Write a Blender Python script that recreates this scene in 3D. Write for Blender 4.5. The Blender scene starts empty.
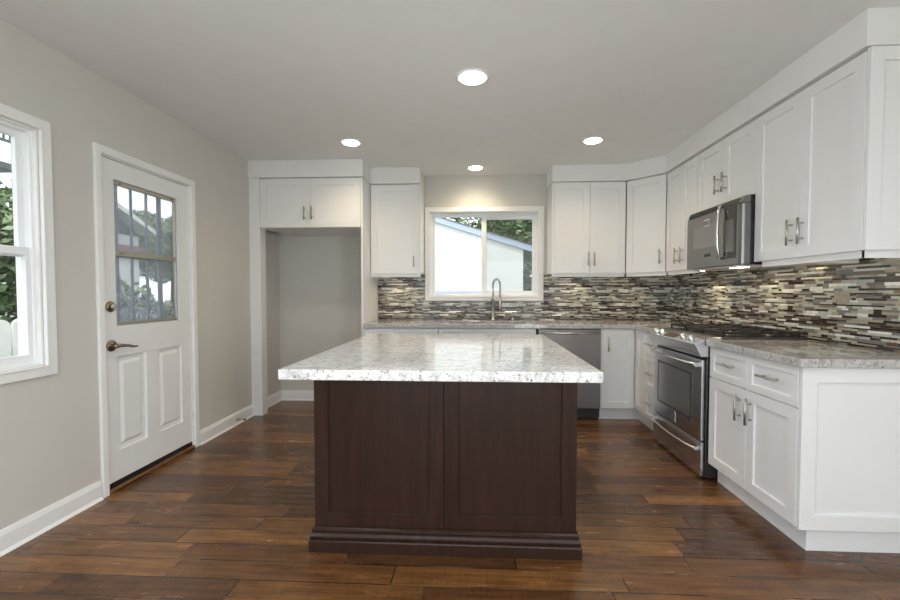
import bpy, bmesh, math, random
from mathutils import Vector, Matrix
sc = bpy.context.scene
COL = sc.collection

# ---------------------------------------------------------------- camera, light, exposure
CAM_Z = 1.208
cd = bpy.data.cameras.new('camera'); cam = bpy.data.objects.new('camera', cd); COL.objects.link(cam)
cam.location = (0, 0, CAM_Z)
cam.rotation_euler = (math.pi/2 - .031, 0, .049)
cd.sensor_width = 36; cd.lens = 36*420.4/900
cd.shift_x = -5.2/900; cd.shift_y = 5.4/900
cd.clip_start = .02
sc.camera = cam
sc.view_settings.view_transform = 'Standard'; sc.view_settings.look = 'None'
sc.view_settings.gamma = 1; sc.view_settings.use_curve_mapping = False
sc.view_settings.exposure = 0.9
sc.cycles.max_bounces = 10; sc.cycles.diffuse_bounces = 6; sc.cycles.transparent_max_bounces = 24
sc.cycles.use_denoising = True; sc.cycles.sample_clamp_indirect = 6
sc.cycles.caustics_reflective = False; sc.cycles.caustics_refractive = False

w = bpy.data.worlds.new('sky'); sc.world = w; w.use_nodes = True
w.node_tree.nodes['Background'].inputs[0].default_value = (.86, .93, 1, 1)
w.node_tree.nodes['Background'].inputs[1].default_value = 1.35

def light(name, kind, loc, power, color=(1,1,1), rot=(0,0,0), **kw):
    l = bpy.data.lights.new(name, kind); l.energy = power; l.color = color
    for k, v in kw.items(): setattr(l, k, v)
    o = bpy.data.objects.new(name, l); o.location = loc; o.rotation_euler = rot; COL.objects.link(o)
    return o
sun = light('sun', 'SUN', (0,0,8), 1.5, (1,.97,.93), angle=.03)
sun.rotation_euler = Vector((-.25,.38,-.9)).to_track_quat('-Z','Y').to_euler()
# added fill light behind the camera, outside the invented rear glazing
light('rear_fill', 'AREA', (.1,-2.85,1.20), 8, (.84,.92,1), (math.pi/2-.42,0,0), shape='RECTANGLE', size=3.6, size_y=1.9, spread=math.radians(140))
# added upward fill light, low at that glazing, to brighten the ceiling
light('rear_up_fill', 'AREA', (.1,-2.80,.35), 16, (.95,.97,1), (math.pi/2+.80,0,0), shape='RECTANGLE', size=3.4, size_y=.6, spread=math.radians(130))
light('side_fill', 'AREA', (2.42,-1.35,1.43), 68, (.86,.93,1), (0,math.pi/2-.25,0), shape='RECTANGLE', size=1.2, size_y=1.5)  # added fill from the right, brightens the left wall
light('side_fill', 'AREA', (-2.5,-1.2,1.3), 75, (.86,.93,1), (0,-math.pi/2+.3,0), shape='RECTANGLE', size=1.3, size_y=1.5)  # added fill from the left, for surfaces that face left

# ---------------------------------------------------------------- measures
XL, XR, YB, ZC = -2.193, 2.098, 4.60, 2.473
XU, XB, YU, YBF, YF = 1.758, 1.484, 4.27, 3.983, 3.988
ZU, ZT = 1.405, 2.30          # upper cabinets
YR = -2.6                     # wall behind the camera
CT0, CT1 = .869, .909

# ---------------------------------------------------------------- materials
def nodes(name):
    m = bpy.data.materials.new(name); m.use_nodes = True
    nt = m.node_tree; b = nt.nodes['Principled BSDF']
    return m, nt, b
def setc(b, col=None, rough=None, metal=None, coat=None, spec=None):
    if col is not None: b.inputs['Base Color'].default_value = (*col, 1)
    if rough is not None: b.inputs['Roughness'].default_value = rough
    if metal is not None: b.inputs['Metallic'].default_value = metal
    if coat is not None: b.inputs['Coat Weight'].default_value = coat; b.inputs['Coat Roughness'].default_value = .08
    if spec is not None: b.inputs['Specular IOR Level'].default_value = spec
def N(nt, t, **kw):
    n = nt.nodes.new(t)
    for k, v in kw.items():
        if isinstance(k, str) and hasattr(n, k): setattr(n, k, v)
    return n
def ramp(nt, fac, stops, interp='LINEAR'):
    r = nt.nodes.new('ShaderNodeValToRGB'); e = r.color_ramp; e.interpolation = interp
    while len(e.elements) < len(stops): e.elements.new(.5)
    for q, (p, c) in zip(e.elements, stops):
        q.position = p; q.color = (*c, 1)
    nt.links.new(fac, r.inputs[0]); return r.outputs[0]
def pos(nt, scale=(1,1,1), loc=(0,0,0), rot=(0,0,0)):
    g = nt.nodes.new('ShaderNodeNewGeometry'); m = nt.nodes.new('ShaderNodeMapping')
    m.inputs['Scale'].default_value = scale; m.inputs['Location'].default_value = loc; m.inputs['Rotation'].default_value = rot
    nt.links.new(g.outputs['Position'], m.inputs[0]); return m.outputs[0]
def noise(nt, vec, scale, detail=4, rough=.55, dist=0):
    n = nt.nodes.new('ShaderNodeTexNoise'); n.inputs['Scale'].default_value = scale
    n.inputs['Detail'].default_value = detail; n.inputs['Roughness'].default_value = rough; n.inputs['Distortion'].default_value = dist
    nt.links.new(vec, n.inputs['Vector']); return n.outputs['Fac']
def mixc(nt, f, a, b, mode='MIX'):
    m = nt.nodes.new('ShaderNodeMix'); m.data_type = 'RGBA'; m.blend_type = mode
    for sock, v in ((m.inputs[0], f), (m.inputs[6], a), (m.inputs[7], b)):
        if hasattr(v, 'links'): nt.links.new(v, sock)
        elif isinstance(v, tuple): sock.default_value = (*v, 1)
        else: sock.default_value = v
    return m.outputs[2]
def mth(nt, op, a, b=None, c=None):
    m = nt.nodes.new('ShaderNodeMath'); m.operation = op
    for i, v in enumerate((a, b, c)):
        if v is None: continue
        if hasattr(v, 'links'): nt.links.new(v, m.inputs[i])
        else: m.inputs[i].default_value = v
    return m.outputs[0]
def bump(nt, b, h, strength=.2, dist=.01):
    n = nt.nodes.new('ShaderNodeBump'); n.inputs['Strength'].default_value = strength; n.inputs['Distance'].default_value = dist
    nt.links.new(h, n.inputs['Height']); nt.links.new(n.outputs[0], b.inputs['Normal'])
M = {}
def simple(key, col, rough=.5, metal=0, var=.0, vs=6, bmp=0, bs=200, coat=None, spec=None):
    m, nt, b = nodes(key); setc(b, col, rough, metal, coat, spec)
    if var:
        c = ramp(nt, noise(nt, pos(nt), vs), [(.3, tuple(x*(1-var) for x in col)), (.7, tuple(min(1,x*(1+var)) for x in col))])
        nt.links.new(c, b.inputs['Base Color'])
    if bmp: bump(nt, b, noise(nt, pos(nt), bs, 2), bmp, .002)
    M[key] = m; return m
simple('wall_paint', (.60,.581,.535), .85, var=.02, vs=3, bmp=.25, bs=160)
simple('ceiling_paint', (.81,.815,.825), .9, var=.015, bmp=.3, bs=120)
simple('trim_white', (.83,.825,.81), .4, var=.01)
simple('vinyl_white', (.85,.86,.87), .3, var=.01)
simple('cabinet_white', (.78,.78,.775), .33, var=.012, vs=3)
simple('door_white', (.80,.80,.785), .4, var=.012)
def screen(key, col, f):
    m = bpy.data.materials.new(key); m.use_nodes = True; nt = m.node_tree; b = nt.nodes['Principled BSDF']
    setc(b, col, .8); o = nt.nodes['Material Output']; mx = N(nt,'ShaderNodeMixShader'); t = N(nt,'ShaderNodeBsdfTransparent')
    mx.inputs[0].default_value = f
    nt.links.new(t.outputs[0], mx.inputs[1]); nt.links.new(b.outputs[0], mx.inputs[2]); nt.links.new(mx.outputs[0], o.inputs[0]); M[key] = m
screen('insect_screen', (.50,.55,.66), .34); screen('window_screen', (.10,.10,.10), .18)
simple('black_gap', (.012,.012,.012), .5, var=.05)
simple('black_enamel', (.015,.015,.016), .25, var=.05)
simple('cast_iron', (.018,.017,.017), .5, var=.1, bmp=.3, bs=300)
simple('nickel', (.50,.48,.45), .38, 1, var=.02)
simple('chrome', (.82,.82,.82), .1, 1, var=.01)
simple('bronze', (.30,.24,.17), .3, 1, var=.1, vs=60)
simple('dark_glass', (.03,.03,.032), .08, var=.03)
simple('microwave_glass', (.28,.275,.26), .25, .7, var=.03); simple('oven_glass', (.55,.55,.54), .22, .85, var=.03)
simple('display_glass', (.16,.12,.08), .08, .2, var=.05)
simple('aluminium', (.47,.44,.38), .4, .8, var=.03)
simple('oak_sill', (.22,.10,.04), .4, var=.3, vs=30)
simple('plate_white', (.85,.85,.84), .4, var=.01)
simple('stucco', (.78,.78,.77), .9, var=.03, bmp=.4, bs=60)
simple('fascia', (.46,.52,.66), .6, var=.04)
simple('roof_shingle', (.16,.15,.15), .9, var=.2, vs=20)
simple('brick_red', (.28,.14,.11), .9, var=.2, vs=9)
simple('fence_white', (.80,.80,.78), .7, var=.05, vs=9)
simple('shade_grey', (.10,.11,.11), .8, var=.2)
simple('bark', (.12,.09,.06), .9, var=.3, vs=20)
simple('grass', (.10,.16,.06), .95, var=.35, vs=8)
simple('iron_bar', (.16,.17,.20), .6, var=.05); simple('iron_pale', (.50,.53,.58), .6, var=.05)
def stainless(key, col, rough, axis):
    m, nt, b = nodes(key); setc(b, col, rough, 1)
    s = [260,260,260]; s[axis] = 3
    n = noise(nt, pos(nt, tuple(s)), 1, 3)
    nt.links.new(ramp(nt, n, [(.3, tuple(x*.97 for x in col)), (.7, tuple(x*1.03 for x in col))]), b.inputs['Base Color'])
    nt.links.new(mth(nt, 'MULTIPLY_ADD', n, .04, rough-.02), b.inputs['Roughness']); M[key] = m
stainless('steel', (.74,.75,.78), .26, 1); stainless('steel_grey', (.25,.245,.235), .34, 1)
stainless('steel_light', (.66,.65,.64), .24, 1)
stainless('steel_dw', (.17,.155,.145), .30, 0)
def glow(key, col, s):
    m, nt, b = nodes(key); setc(b, (.8,.8,.78), .4)
    b.inputs['Emission Color'].default_value = (*col,1); b.inputs['Emission Strength'].default_value = s; M[key] = m
glow('lamp_glow', (1,.93,.80), 9); glow('puck_glow', (1,.82,.5), 6)
def glass(key, ior=1.45, tint=(.985,.985,.985)):
    m = bpy.data.materials.new(key); m.use_nodes = True; nt = m.node_tree; nt.nodes.clear()
    o = N(nt,'ShaderNodeOutputMaterial'); mx = N(nt,'ShaderNodeMixShader'); t = N(nt,'ShaderNodeBsdfTransparent'); g = N(nt,'ShaderNodeBsdfGlossy')
    lw = N(nt,'ShaderNodeLayerWeight'); lw.inputs[0].default_value = .5
    fa = mth(nt,'MULTIPLY_ADD', mth(nt,'POWER', lw.outputs['Facing'], 5.0), .6, .022)
    t.inputs[0].default_value = (*tint,1); g.inputs['Roughness'].default_value = .02
    nt.links.new(fa, mx.inputs[0]); nt.links.new(t.outputs[0], mx.inputs[1]); nt.links.new(g.outputs[0], mx.inputs[2]); nt.links.new(mx.outputs[0], o.inputs[0])
    M[key] = m
glass('glass')
def leafmat(key, a, b_):
    m, nt, b = nodes(key); setc(b, a, .6)
    n = noise(nt, pos(nt), 5, 6, .8)
    nt.links.new(ramp(nt, n, [(.3, a), (.62, b_), (.75, tuple(min(1,x*1.8) for x in b_))]), b.inputs['Base Color']); M[key] = m
leafmat('leaf_dark', (.03,.06,.025), (.08,.14,.05))
leafmat('leaf_mid', (.05,.10,.03), (.16,.24,.09))
leafmat('leaf_light', (.10,.15,.07), (.26,.34,.18))

def floor_mat():
    m, nt, b = nodes('floor_wood')
    g = N(nt,'ShaderNodeNewGeometry'); s = N(nt,'ShaderNodeSeparateXYZ'); nt.links.new(g.outputs['Position'], s.inputs[0])
    X, Y = s.outputs[0], s.outputs[1]
    W = .122
    r = mth(nt,'DIVIDE', mth(nt,'ADD', Y, 20.03), W); row = mth(nt,'FLOOR', r); fr = mth(nt,'FRACT', r)
    wn = N(nt,'ShaderNodeTexWhiteNoise', noise_dimensions='1D'); nt.links.new(row, wn.inputs['W'])
    wn2 = N(nt,'ShaderNodeTexWhiteNoise', noise_dimensions='1D'); nt.links.new(mth(nt,'ADD',row,77.3), wn2.inputs['W'])
    ln = mth(nt,'MULTIPLY_ADD', wn2.outputs[0], .55, .55)
    q = mth(nt,'DIVIDE', mth(nt,'MULTIPLY_ADD', wn.outputs[0], 3.1, mth(nt,'ADD',X,30)), ln)
    cell = mth(nt,'FLOOR', q); fx = mth(nt,'FRACT', q)
    cmb = N(nt,'ShaderNodeCombineXYZ'); nt.links.new(cell, cmb.inputs[0]); nt.links.new(row, cmb.inputs[1])
    w3 = N(nt,'ShaderNodeTexWhiteNoise', noise_dimensions='3D'); nt.links.new(cmb.outputs[0], w3.inputs['Vector'])
    base = ramp(nt, w3.outputs[0], [(0,(.078,.033,.013)), (.35,(.116,.050,.017)), (.75,(.160,.070,.022)), (1,(.225,.102,.030))])
    # grain, stretched along the boards, shifted per board
    off = N(nt,'ShaderNodeVectorMath', operation='MULTIPLY_ADD'); nt.links.new(cmb.outputs[0], off.inputs[0]); off.inputs[1].default_value = (3.7,1.9,0)
    sc3 = N(nt,'ShaderNodeVectorMath', operation='MULTIPLY'); nt.links.new(g.outputs['Position'], sc3.inputs[0]); sc3.inputs[1].default_value = (1.6,30,1)
    nt.links.new(sc3.outputs[0], off.inputs[2])
    gr = noise(nt, off.outputs[0], 1.6, 8, .68, .6)
    o2 = N(nt,'ShaderNodeVectorMath', operation='MULTIPLY_ADD'); nt.links.new(cmb.outputs[0], o2.inputs[0]); o2.inputs[1].default_value = (5.1,3.3,0)
    s2 = N(nt,'ShaderNodeVectorMath', operation='MULTIPLY'); nt.links.new(g.outputs['Position'], s2.inputs[0]); s2.inputs[1].default_value = (3,11,1); nt.links.new(s2.outputs[0], o2.inputs[2])
    fig = noise(nt, o2.outputs[0], 1.3, 5, .6, .5)
    col = mixc(nt, 1.0, base, ramp(nt, gr, [(.30,(.52,.49,.47)), (.5,(1,1,1)), (.70,(1.42,1.40,1.3))]), 'MULTIPLY')
    col = mixc(nt, 1.0, col, ramp(nt, fig, [(.28,(.66,.62,.58)), (.5,(1,1,1)), (.74,(1.35,1.3,1.2))]), 'MULTIPLY')
    ch = noise(nt, pos(nt,(60,7,1)), 1.2, 4, .7)
    col = mixc(nt, 1.0, col, ramp(nt, ch, [(.36,(.88,.87,.86)), (.5,(1,1,1)), (.66,(1.12,1.1,1.08))]), 'MULTIPLY')
    # seams
    e1 = mth(nt,'MINIMUM', fr, mth(nt,'SUBTRACT',1,fr)); e1 = mth(nt,'MULTIPLY', e1, W)
    e2 = mth(nt,'MINIMUM', fx, mth(nt,'SUBTRACT',1,fx)); e2 = mth(nt,'MULTIPLY', e2, ln)
    e = mth(nt,'MINIMUM', e1, e2)
    seam = mth(nt,'SMOOTH_MIN', mth(nt,'DIVIDE', mth(nt,'MAXIMUM', mth(nt,'SUBTRACT', e, .0012), 0.0), .0032), 1.0, .1)
    col = mixc(nt, seam, ramp(nt, noise(nt, pos(nt,(1.2,5,1),(3,1,0)), 2.0, 3), [(.50,(.020,.010,.006)), (.60,(.14,.08,.04))]), col)
    nt.links.new(col, b.inputs['Base Color'])
    nt.links.new(mth(nt,'MULTIPLY_ADD', fig, .16, .17), b.inputs['Roughness'])
    h = mth(nt,'ADD', mth(nt,'MULTIPLY', gr, .25), mth(nt,'ADD', mth(nt,'MULTIPLY', fig, .9), mth(nt,'MINIMUM', mth(nt,'DIVIDE', e, .006), 1.0)))
    bump(nt, b, h, .22, .003)
    b.inputs['Specular IOR Level'].default_value = .55
    M['floor_wood'] = m
floor_mat()
def granite(key, base, grey, dark, vein):
    m, nt, b = nodes(key); setc(b, base, .07)
    p = pos(nt)
    big = noise(nt, pos(nt,(1,2.2,1.5),rot=(0,0,.5)), 4.5, 8, .72, 1.2)
    c = ramp(nt, big, [(.26, grey), (.44, base), (.60, base), (.78, vein)])
    mid = noise(nt, p, 38, 6, .75, .3)
    c = mixc(nt, 1.0, c, ramp(nt, mid, [(.30,(.50,.49,.48)), (.42,(.86,.85,.84)), (.52,(1,1,1)), (.7,(1.06,1.06,1.06))]), 'MULTIPLY')
    fl = noise(nt, pos(nt,(1,1,1),(5,2,1)), 85, 4, .7)
    c = mixc(nt, ramp(nt, fl, [(.36,(.95,.95,.95)), (.41,(0,0,0))]), c, dark)
    v = noise(nt, pos(nt,(1,3,1),(2,7,0),(0,0,.3)), 1.6, 8, .65, 2.2)
    vm = ramp(nt, mth(nt,'ABSOLUTE', mth(nt,'SUBTRACT', v, .5)), [(0,(.5,.5,.5)), (.008,(.2,.2,.2)), (.02,(0,0,0))])
    c = mixc(nt, vm, c, tuple(x*.4 for x in grey))
    nt.links.new(c, b.inputs['Base Color'])
    M[key] = m
granite('granite_pale', (.74,.735,.72), (.50,.49,.47), (.08,.075,.07), (.68,.665,.64))
granite('granite_grey', (.50,.49,.475), (.32,.31,.30), (.07,.07,.07), (.58,.57,.55))
def espresso():
    m, nt, b = nodes('espresso_wood'); 
    n = noise(nt, pos(nt,(22,22,1.6)), 1.4, 8, .6, .4)
    nt.links.new(ramp(nt, n, [(.3,(.023,.0110,.0070)), (.55,(.030,.0145,.0095)), (.8,(.038,.0185,.012))]), b.inputs['Base Color'])
    b.inputs['Roughness'].default_value = .24; b.inputs['Specular IOR Level'].default_value = .2; bump(nt, b, n, .05, .002); M['espresso_wood'] = m
espresso()
TILES = []
def tile(key, col, rough, metal=0, var=.12):
    simple(key, col, rough, metal, var=var, vs=35); TILES.append(M[key])
simple('grout', (.30,.28,.25), .9, var=.05)
tile('tile_sage', (.40,.42,.36), .12); tile('tile_pale', (.66,.66,.62), .25); tile('tile_taupe', (.17,.14,.105), .4)
tile('tile_espresso', (.030,.018,.014), .08); tile('tile_umber', (.085,.062,.045), .2); tile('tile_greige', (.30,.275,.215), .3)
tile('tile_slate', (.17,.168,.165), .15); tile('tile_champagne', (.62,.54,.40), .22, .8)

# ---------------------------------------------------------------- helpers
ORG = {}
class MB:
    def __init__(s, F=None): s.v=[]; s.f=[]; s.mi=[]; s.F=F or Matrix.Identity(4); s.m=0; s.sm=[]
    def add(s, vs, fs, smooth=False):
        b = len(s.v); s.v += [s.F @ Vector(p) for p in vs]
        for f in fs: s.f.append([b+i for i in f]); s.mi.append(s.m); s.sm.append(smooth)
    def box(s, x0,x1,y0,y1,z0,z1):
        x0,x1=min(x0,x1),max(x0,x1); y0,y1=min(y0,y1),max(y0,y1); z0,z1=min(z0,z1),max(z0,z1)
        s.add([(x0,y0,z0),(x1,y0,z0),(x1,y1,z0),(x0,y1,z0),(x0,y0,z1),(x1,y0,z1),(x1,y1,z1),(x0,y1,z1)],
              [(3,2,1,0),(4,5,6,7),(0,1,5,4),(1,2,6,5),(2,3,7,6),(3,0,4,7)]); return s
    def grid(s, us, vs, holes, n0, n1):          # rectilinear solid with holes (cells (i,j) left out)
        U,V=len(us),len(vs); vt=[]
        for n in (n0,n1):
            for j in range(V):
                for i in range(U): vt.append((us[i],vs[j],n))
        ix=lambda i,j,k: k*U*V+j*U+i
        on=lambda i,j: 0<=i<U-1 and 0<=j<V-1 and (i,j) not in holes
        fs=[]
        for j in range(V-1):
            for i in range(U-1):
                if not on(i,j): continue
                fs.append((ix(i,j,1),ix(i+1,j,1),ix(i+1,j+1,1),ix(i,j+1,1)))
                fs.append((ix(i,j+1,0),ix(i+1,j+1,0),ix(i+1,j,0),ix(i,j,0)))
                if not on(i,j-1): fs.append((ix(i,j,0),ix(i+1,j,0),ix(i+1,j,1),ix(i,j,1)))
                if not on(i,j+1): fs.append((ix(i+1,j+1,0),ix(i,j+1,0),ix(i,j+1,1),ix(i+1,j+1,1)))
                if not on(i-1,j): fs.append((ix(i,j+1,0),ix(i,j,0),ix(i,j,1),ix(i,j+1,1)))
                if not on(i+1,j): fs.append((ix(i+1,j,0),ix(i+1,j+1,0),ix(i+1,j+1,1),ix(i+1,j,1)))
        s.add(vt,fs); return s
    def prism(s, poly, a, b, axis='y', smooth=False):    # poly in the two other axes
        n=len(poly)
        def P(p,t): return (p[0],t,p[1]) if axis=='y' else ((t,p[0],p[1]) if axis=='x' else (p[0],p[1],t))
        vs=[P(p,a) for p in poly]+[P(p,b) for p in poly]
        fs=[tuple(range(n)),tuple(range(2*n-1,n-1,-1))]
        s.add(vs,fs); b0=len(s.v)-2*n
        for i in range(n):
            j=(i+1)%n; s.f.append([b0+j,b0+i,b0+n+i,b0+n+j]); s.mi.append(s.m); s.sm.append(smooth)
        return s
    def tube(s, pts, r, seg=10, cap=True, rs=None):
        pts=[Vector(p) for p in pts]; n=len(pts); vs=[]; up=None
        for i,p in enumerate(pts):
            t=(pts[min(i+1,n-1)]-pts[max(i-1,0)]).normalized()
            if up is None: up = t.cross(Vector((0,0,1)) if abs(t.z)<.9 else Vector((1,0,0))).normalized()
            a=(up-t*up.dot(t)).normalized(); up=a; c=t.cross(a); rr=rs[i] if rs else r
            for k in range(seg):
                th=2*math.pi*k/seg; vs.append(p+a*(rr*math.cos(th))+c*(rr*math.sin(th)))
        fs=[]
        for i in range(n-1):
            for k in range(seg):
                k2=(k+1)%seg; fs.append((i*seg+k,i*seg+k2,(i+1)*seg+k2,(i+1)*seg+k))
        s.add(vs,fs,True)
        if cap: s.add([],[]); b0=len(s.v)-len(vs); s.f+= [[b0+k for k in range(seg)][::-1],[b0+(n-1)*seg+k for k in range(seg)]]; s.mi+=[s.m]*2; s.sm+=[False]*2
        return s
    def lathe(s, prof, c, axis=(0,0,1), seg=24):         # prof: (r, h)
        ax=Vector(axis).normalized(); a=ax.cross(Vector((0,0,1)) if abs(ax.z)<.9 else Vector((1,0,0))).normalized(); b=ax.cross(a); c=Vector(c)
        vs=[c+ax*h+a*(r*math.cos(2*math.pi*k/seg))+b*(r*math.sin(2*math.pi*k/seg)) for r,h in prof for k in range(seg)]
        fs=[]
        for i in range(len(prof)-1):
            for k in range(seg):
                k2=(k+1)%seg; fs.append((i*seg+k,i*seg+k2,(i+1)*seg+k2,(i+1)*seg+k))
        fs.append(tuple(range(seg))[::-1]); n=len(prof); fs.append(tuple((n-1)*seg+k for k in range(seg)))
        s.add(vs,fs,True); return s
    def build(s, name, mat, parent=None, bevel=0, seg=2, origin=None):
        me=bpy.data.meshes.new(name); xs=[p.x for p in s.v]; ys=[p.y for p in s.v]; zs=[p.z for p in s.v]
        o_=Vector(origin) if origin else Vector(((min(xs)+max(xs))/2,(min(ys)+max(ys))/2,min(zs)))
        me.from_pydata([p-o_ for p in s.v],[],s.f)
        for i,p in enumerate(me.polygons): p.material_index=s.mi[i]; p.use_smooth=s.sm[i]
        for mm in (mat if isinstance(mat,list) else [mat]): me.materials.append(M[mm] if isinstance(mm,str) else mm)
        bm=bmesh.new(); bm.from_mesh(me); bmesh.ops.recalc_face_normals(bm, faces=bm.faces); bm.to_mesh(me); bm.free()
        ob=bpy.data.objects.new(name,me); COL.objects.link(ob); ORG[ob]=o_
        if parent: ob.parent=parent; ob.location=o_-ORG[parent]
        else: ob.location=o_
        if bevel:
            md=ob.modifiers.new('edge','BEVEL'); md.width=bevel; md.segments=seg; md.limit_method='ANGLE'; md.angle_limit=math.radians(40)
        return ob
def thing(name, label, cat, loc, group=None):
    o=bpy.data.objects.new(name,None); o.empty_display_size=.1; COL.objects.link(o); o.location=loc; ORG[o]=Vector(loc)
    o['label']=label; o['category']=cat
    if group: o['group']=group
    return o
def tag(o, label, cat, group=None):
    o['label']=label; o['category']=cat
    if group: o['group']=group
    return o
def struct(o): o['kind']='structure'; return o
def sthing(name, loc):
    o=bpy.data.objects.new(name,None); o.empty_display_size=.1; COL.objects.link(o); o.location=loc; ORG[o]=Vector(loc); o['kind']='structure'; return o
def plane(origin, u):             # local (u, v up, n towards the room)
    u=Vector(u).normalized(); v=Vector((0,0,1)); n=u.cross(v); o=Vector(origin)
    return Matrix(((u.x,v.x,n.x,o.x),(u.y,v.y,n.y,o.y),(u.z,v.z,n.z,o.z),(0,0,0,1)))

def shaker(F, u,v,w,h, fw=.062, t=.020, rec=.010):
    b=MB(F); g=.0015; u+=g; v+=g; w-=2*g; h-=2*g
    us=[u,u+fw,u+w-fw,u+w]; vs=[v,v+fw,v+h-fw,v+h]
    b.grid(us,vs,{(1,1)},-t,0); b.box(us[1]-.004,us[2]+.004,vs[1]-.004,vs[2]+.004,-t+.002,-rec); return b
def slabfront(F,u,v,w,h,t=.02):
    g=.0015; return MB(F).box(u+g,u+w-g,v+g,v+h-g,-t,0)
def pull(F, u, v, L, vertical=True, parent=None):
    b=MB(F); d=.032; r=.0062
    if vertical:
        b.tube([(u,v-L/2,d),(u,v+L/2,d)],r)
        for s in (-.3,.3): b.tube([(u,v+s*L,0),(u,v+s*L,d)],.0045,8)
    else:
        b.tube([(u-L/2,v,d),(u+L/2,v,d)],r)
        for s in (-.3,.3): b.tube([(u+s*L,v,0),(u+s*L,v,d)],.0045,8)
    return b.build('handle','nickel',parent)
def front(root, F, kind, u,v,w,h, hd=None, fw=.062):
    o=shaker(F,u,v,w,h,fw).build(kind,'cabinet_white',root,.0012,1)
    if hd: pull(F,hd[1],hd[2],hd[3],hd[0]=='v',o)
    return o

# ---------------------------------------------------------------- shell
struct(MB().box(XL-.13,XR+.13,YR-.13,YB+.14,-.12,0).build('floor','floor_wood'))
struct(MB().box(XL-.13,XR+.13,YR-.13,YB+.14,ZC,ZC+.15).build('ceiling','ceiling_paint'))
DY0,DY1,DZ1=2.360,3.142,2.022                         # entrance door opening
WY0,WY1,WZ0,WZ1=1.02,2.024,.838,2.022                 # side window opening
FX=plane((XL,0,0),(0,1,0))                            # left wall: u=+y, n=+x
struct(MB(FX).grid([YR,-1.95,-.45,WY0,WY1,DY0,DY1,YB],[0,WZ0,WZ1+.0001,DZ1+.01,ZC],{(1,1),(3,1),(5,0),(5,1),(5,2)},-.13,0).build('wall_left','wall_paint'))
BX0,BX1,BZ0,BZ1=-.505,.680,1.165,2.082                # sink window opening
FB=plane((0,YB,0),(1,0,0))                            # back wall: u=+x, n=-y
struct(MB(FB).grid([XL,BX0,BX1,XR+.13],[0,BZ0,BZ1,ZC],{(1,1)},-.14,0).build('wall_back','wall_paint'))
FQ=plane((XR,0,0),(0,-1,0))
struct(MB(FQ).grid([-YB,.60,2.10,-YR],[0,.83,2.03,ZC],{(1,1)},-.13,0).build('wall_right','wall_paint'))
wq=sthing('added_window_right',(XR,-1.35,.83))  # unseen window, added so the right fill light can enter
MB(FQ).grid([.60,.65,1.33,1.37,2.05,2.10],[.83,.88,1.98,2.03],{(1,1),(3,1)},-.1,-.04).build('window_frame','vinyl_white',wq,.002)
MB(FQ).box(.65,2.05,.88,1.98,-.072,-.068).build('glass_pane','glass',wq)
FR=plane((0,YR,0),(-1,0,0))
struct(MB(FR).grid([-XR-.13,-1.8,1.7,-XL+.13],[0,.06,2.12,ZC],{(1,1)},-.13,0).build('wall_rear','wall_paint'))
# unseen glazed opening, added behind the camera for the rear fill light
wr=sthing('added_window_rear',(0,YR,.06)); b=MB(FR)
us=[-1.8,-1.74,-.62,-.56,.56,.62,1.64,1.70]; vs=[.06,.12,2.06,2.12]
b.grid(us,vs,{(1,1),(3,1),(5,1)},-.1,-.04).build('window_frame','vinyl_white',wr,.002)
MB(FR).box(-1.74,1.64,.12,2.06,-.072,-.068).build('glass_pane','glass',wr)
wr=sthing('added_window_left',(XL,-1.2,WZ0));  # unseen window, added for the left fill light
MB(FX).grid([-1.95,-1.9,-1.22,-1.18,-.5,-.45],[WZ0,WZ0+.05,WZ1-.05,WZ1],{(1,1),(3,1)},-.1,-.04).build('window_frame','vinyl_white',wr,.002)
MB(FX).box(-1.9,-.5,WZ0+.05,WZ1-.05,-.072,-.068).build('glass_pane','glass',wr)

def basebd(name, F, u0, u1):
    b=MB(F); prof=[(0,0),(.015,0),(.015,.085),(.011,.098),(.008,.108),(0,.110)]
    vs=[(u0,z,n) for n,z in prof]+[(u1,z,n) for n,z in prof]; k=len(prof)
    fs=[tuple(range(k)),tuple(range(2*k-1,k-1,-1))]+[((i+1)%k,i,k+i,k+(i+1)%k) for i in range(k)]
    b.add(vs,fs)
    v2=[(u0,0,.015),(u1,0,.015),(u1,0,.026),(u0,0,.026),(u0,.016,.015),(u1,.016,.015)]
    b.add(v2,[(0,1,2,3),(0,4,5,1),(4,3,2,5),(0,3,4),(1,5,2)])
    return struct(b.build(name,'trim_white'))
basebd('baseboard_left',FX,YR,DY0-.044)
basebd('baseboard_left_far',FX,DY1+.044,4.004)
basebd('baseboard_alcove',FX,4.094,YB-.001)
basebd('baseboard_back',FB,XL+.0155,-1.1)

# casings
def casing(F, u0,u1,v0,v1, wd, parent, bottom=True, t=.018):
    us=[u0-wd,u0,u1,u1+wd]; vs=[v0-wd,v0,v1,v1+wd]
    holes={(1,1)} if bottom else {(1,0),(1,1),(0,0),(2,0)}
    MB(F).grid(us,vs,holes,0,t).build('casing','trim_white',parent,.005,3)
    MB(F).grid([u0-.010,u0-.0001,u1+.0001,u1+.010],[v0-.010,v0-.0001,v1+.0001,v1+.010],{(1,1)},t,t+.004).build('casing_bead','trim_white',parent,.002,2)
    if 0: MB(F).grid([u0-wd-.004,u0-wd+o,u1+wd-o,u1+wd+.004],[v0-wd-.004,v0-wd+o,v1+wd-o,v1+wd+.004],{(1,1)},0,t+.006).build('casing_band','trim_white',parent,.003,2)

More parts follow.
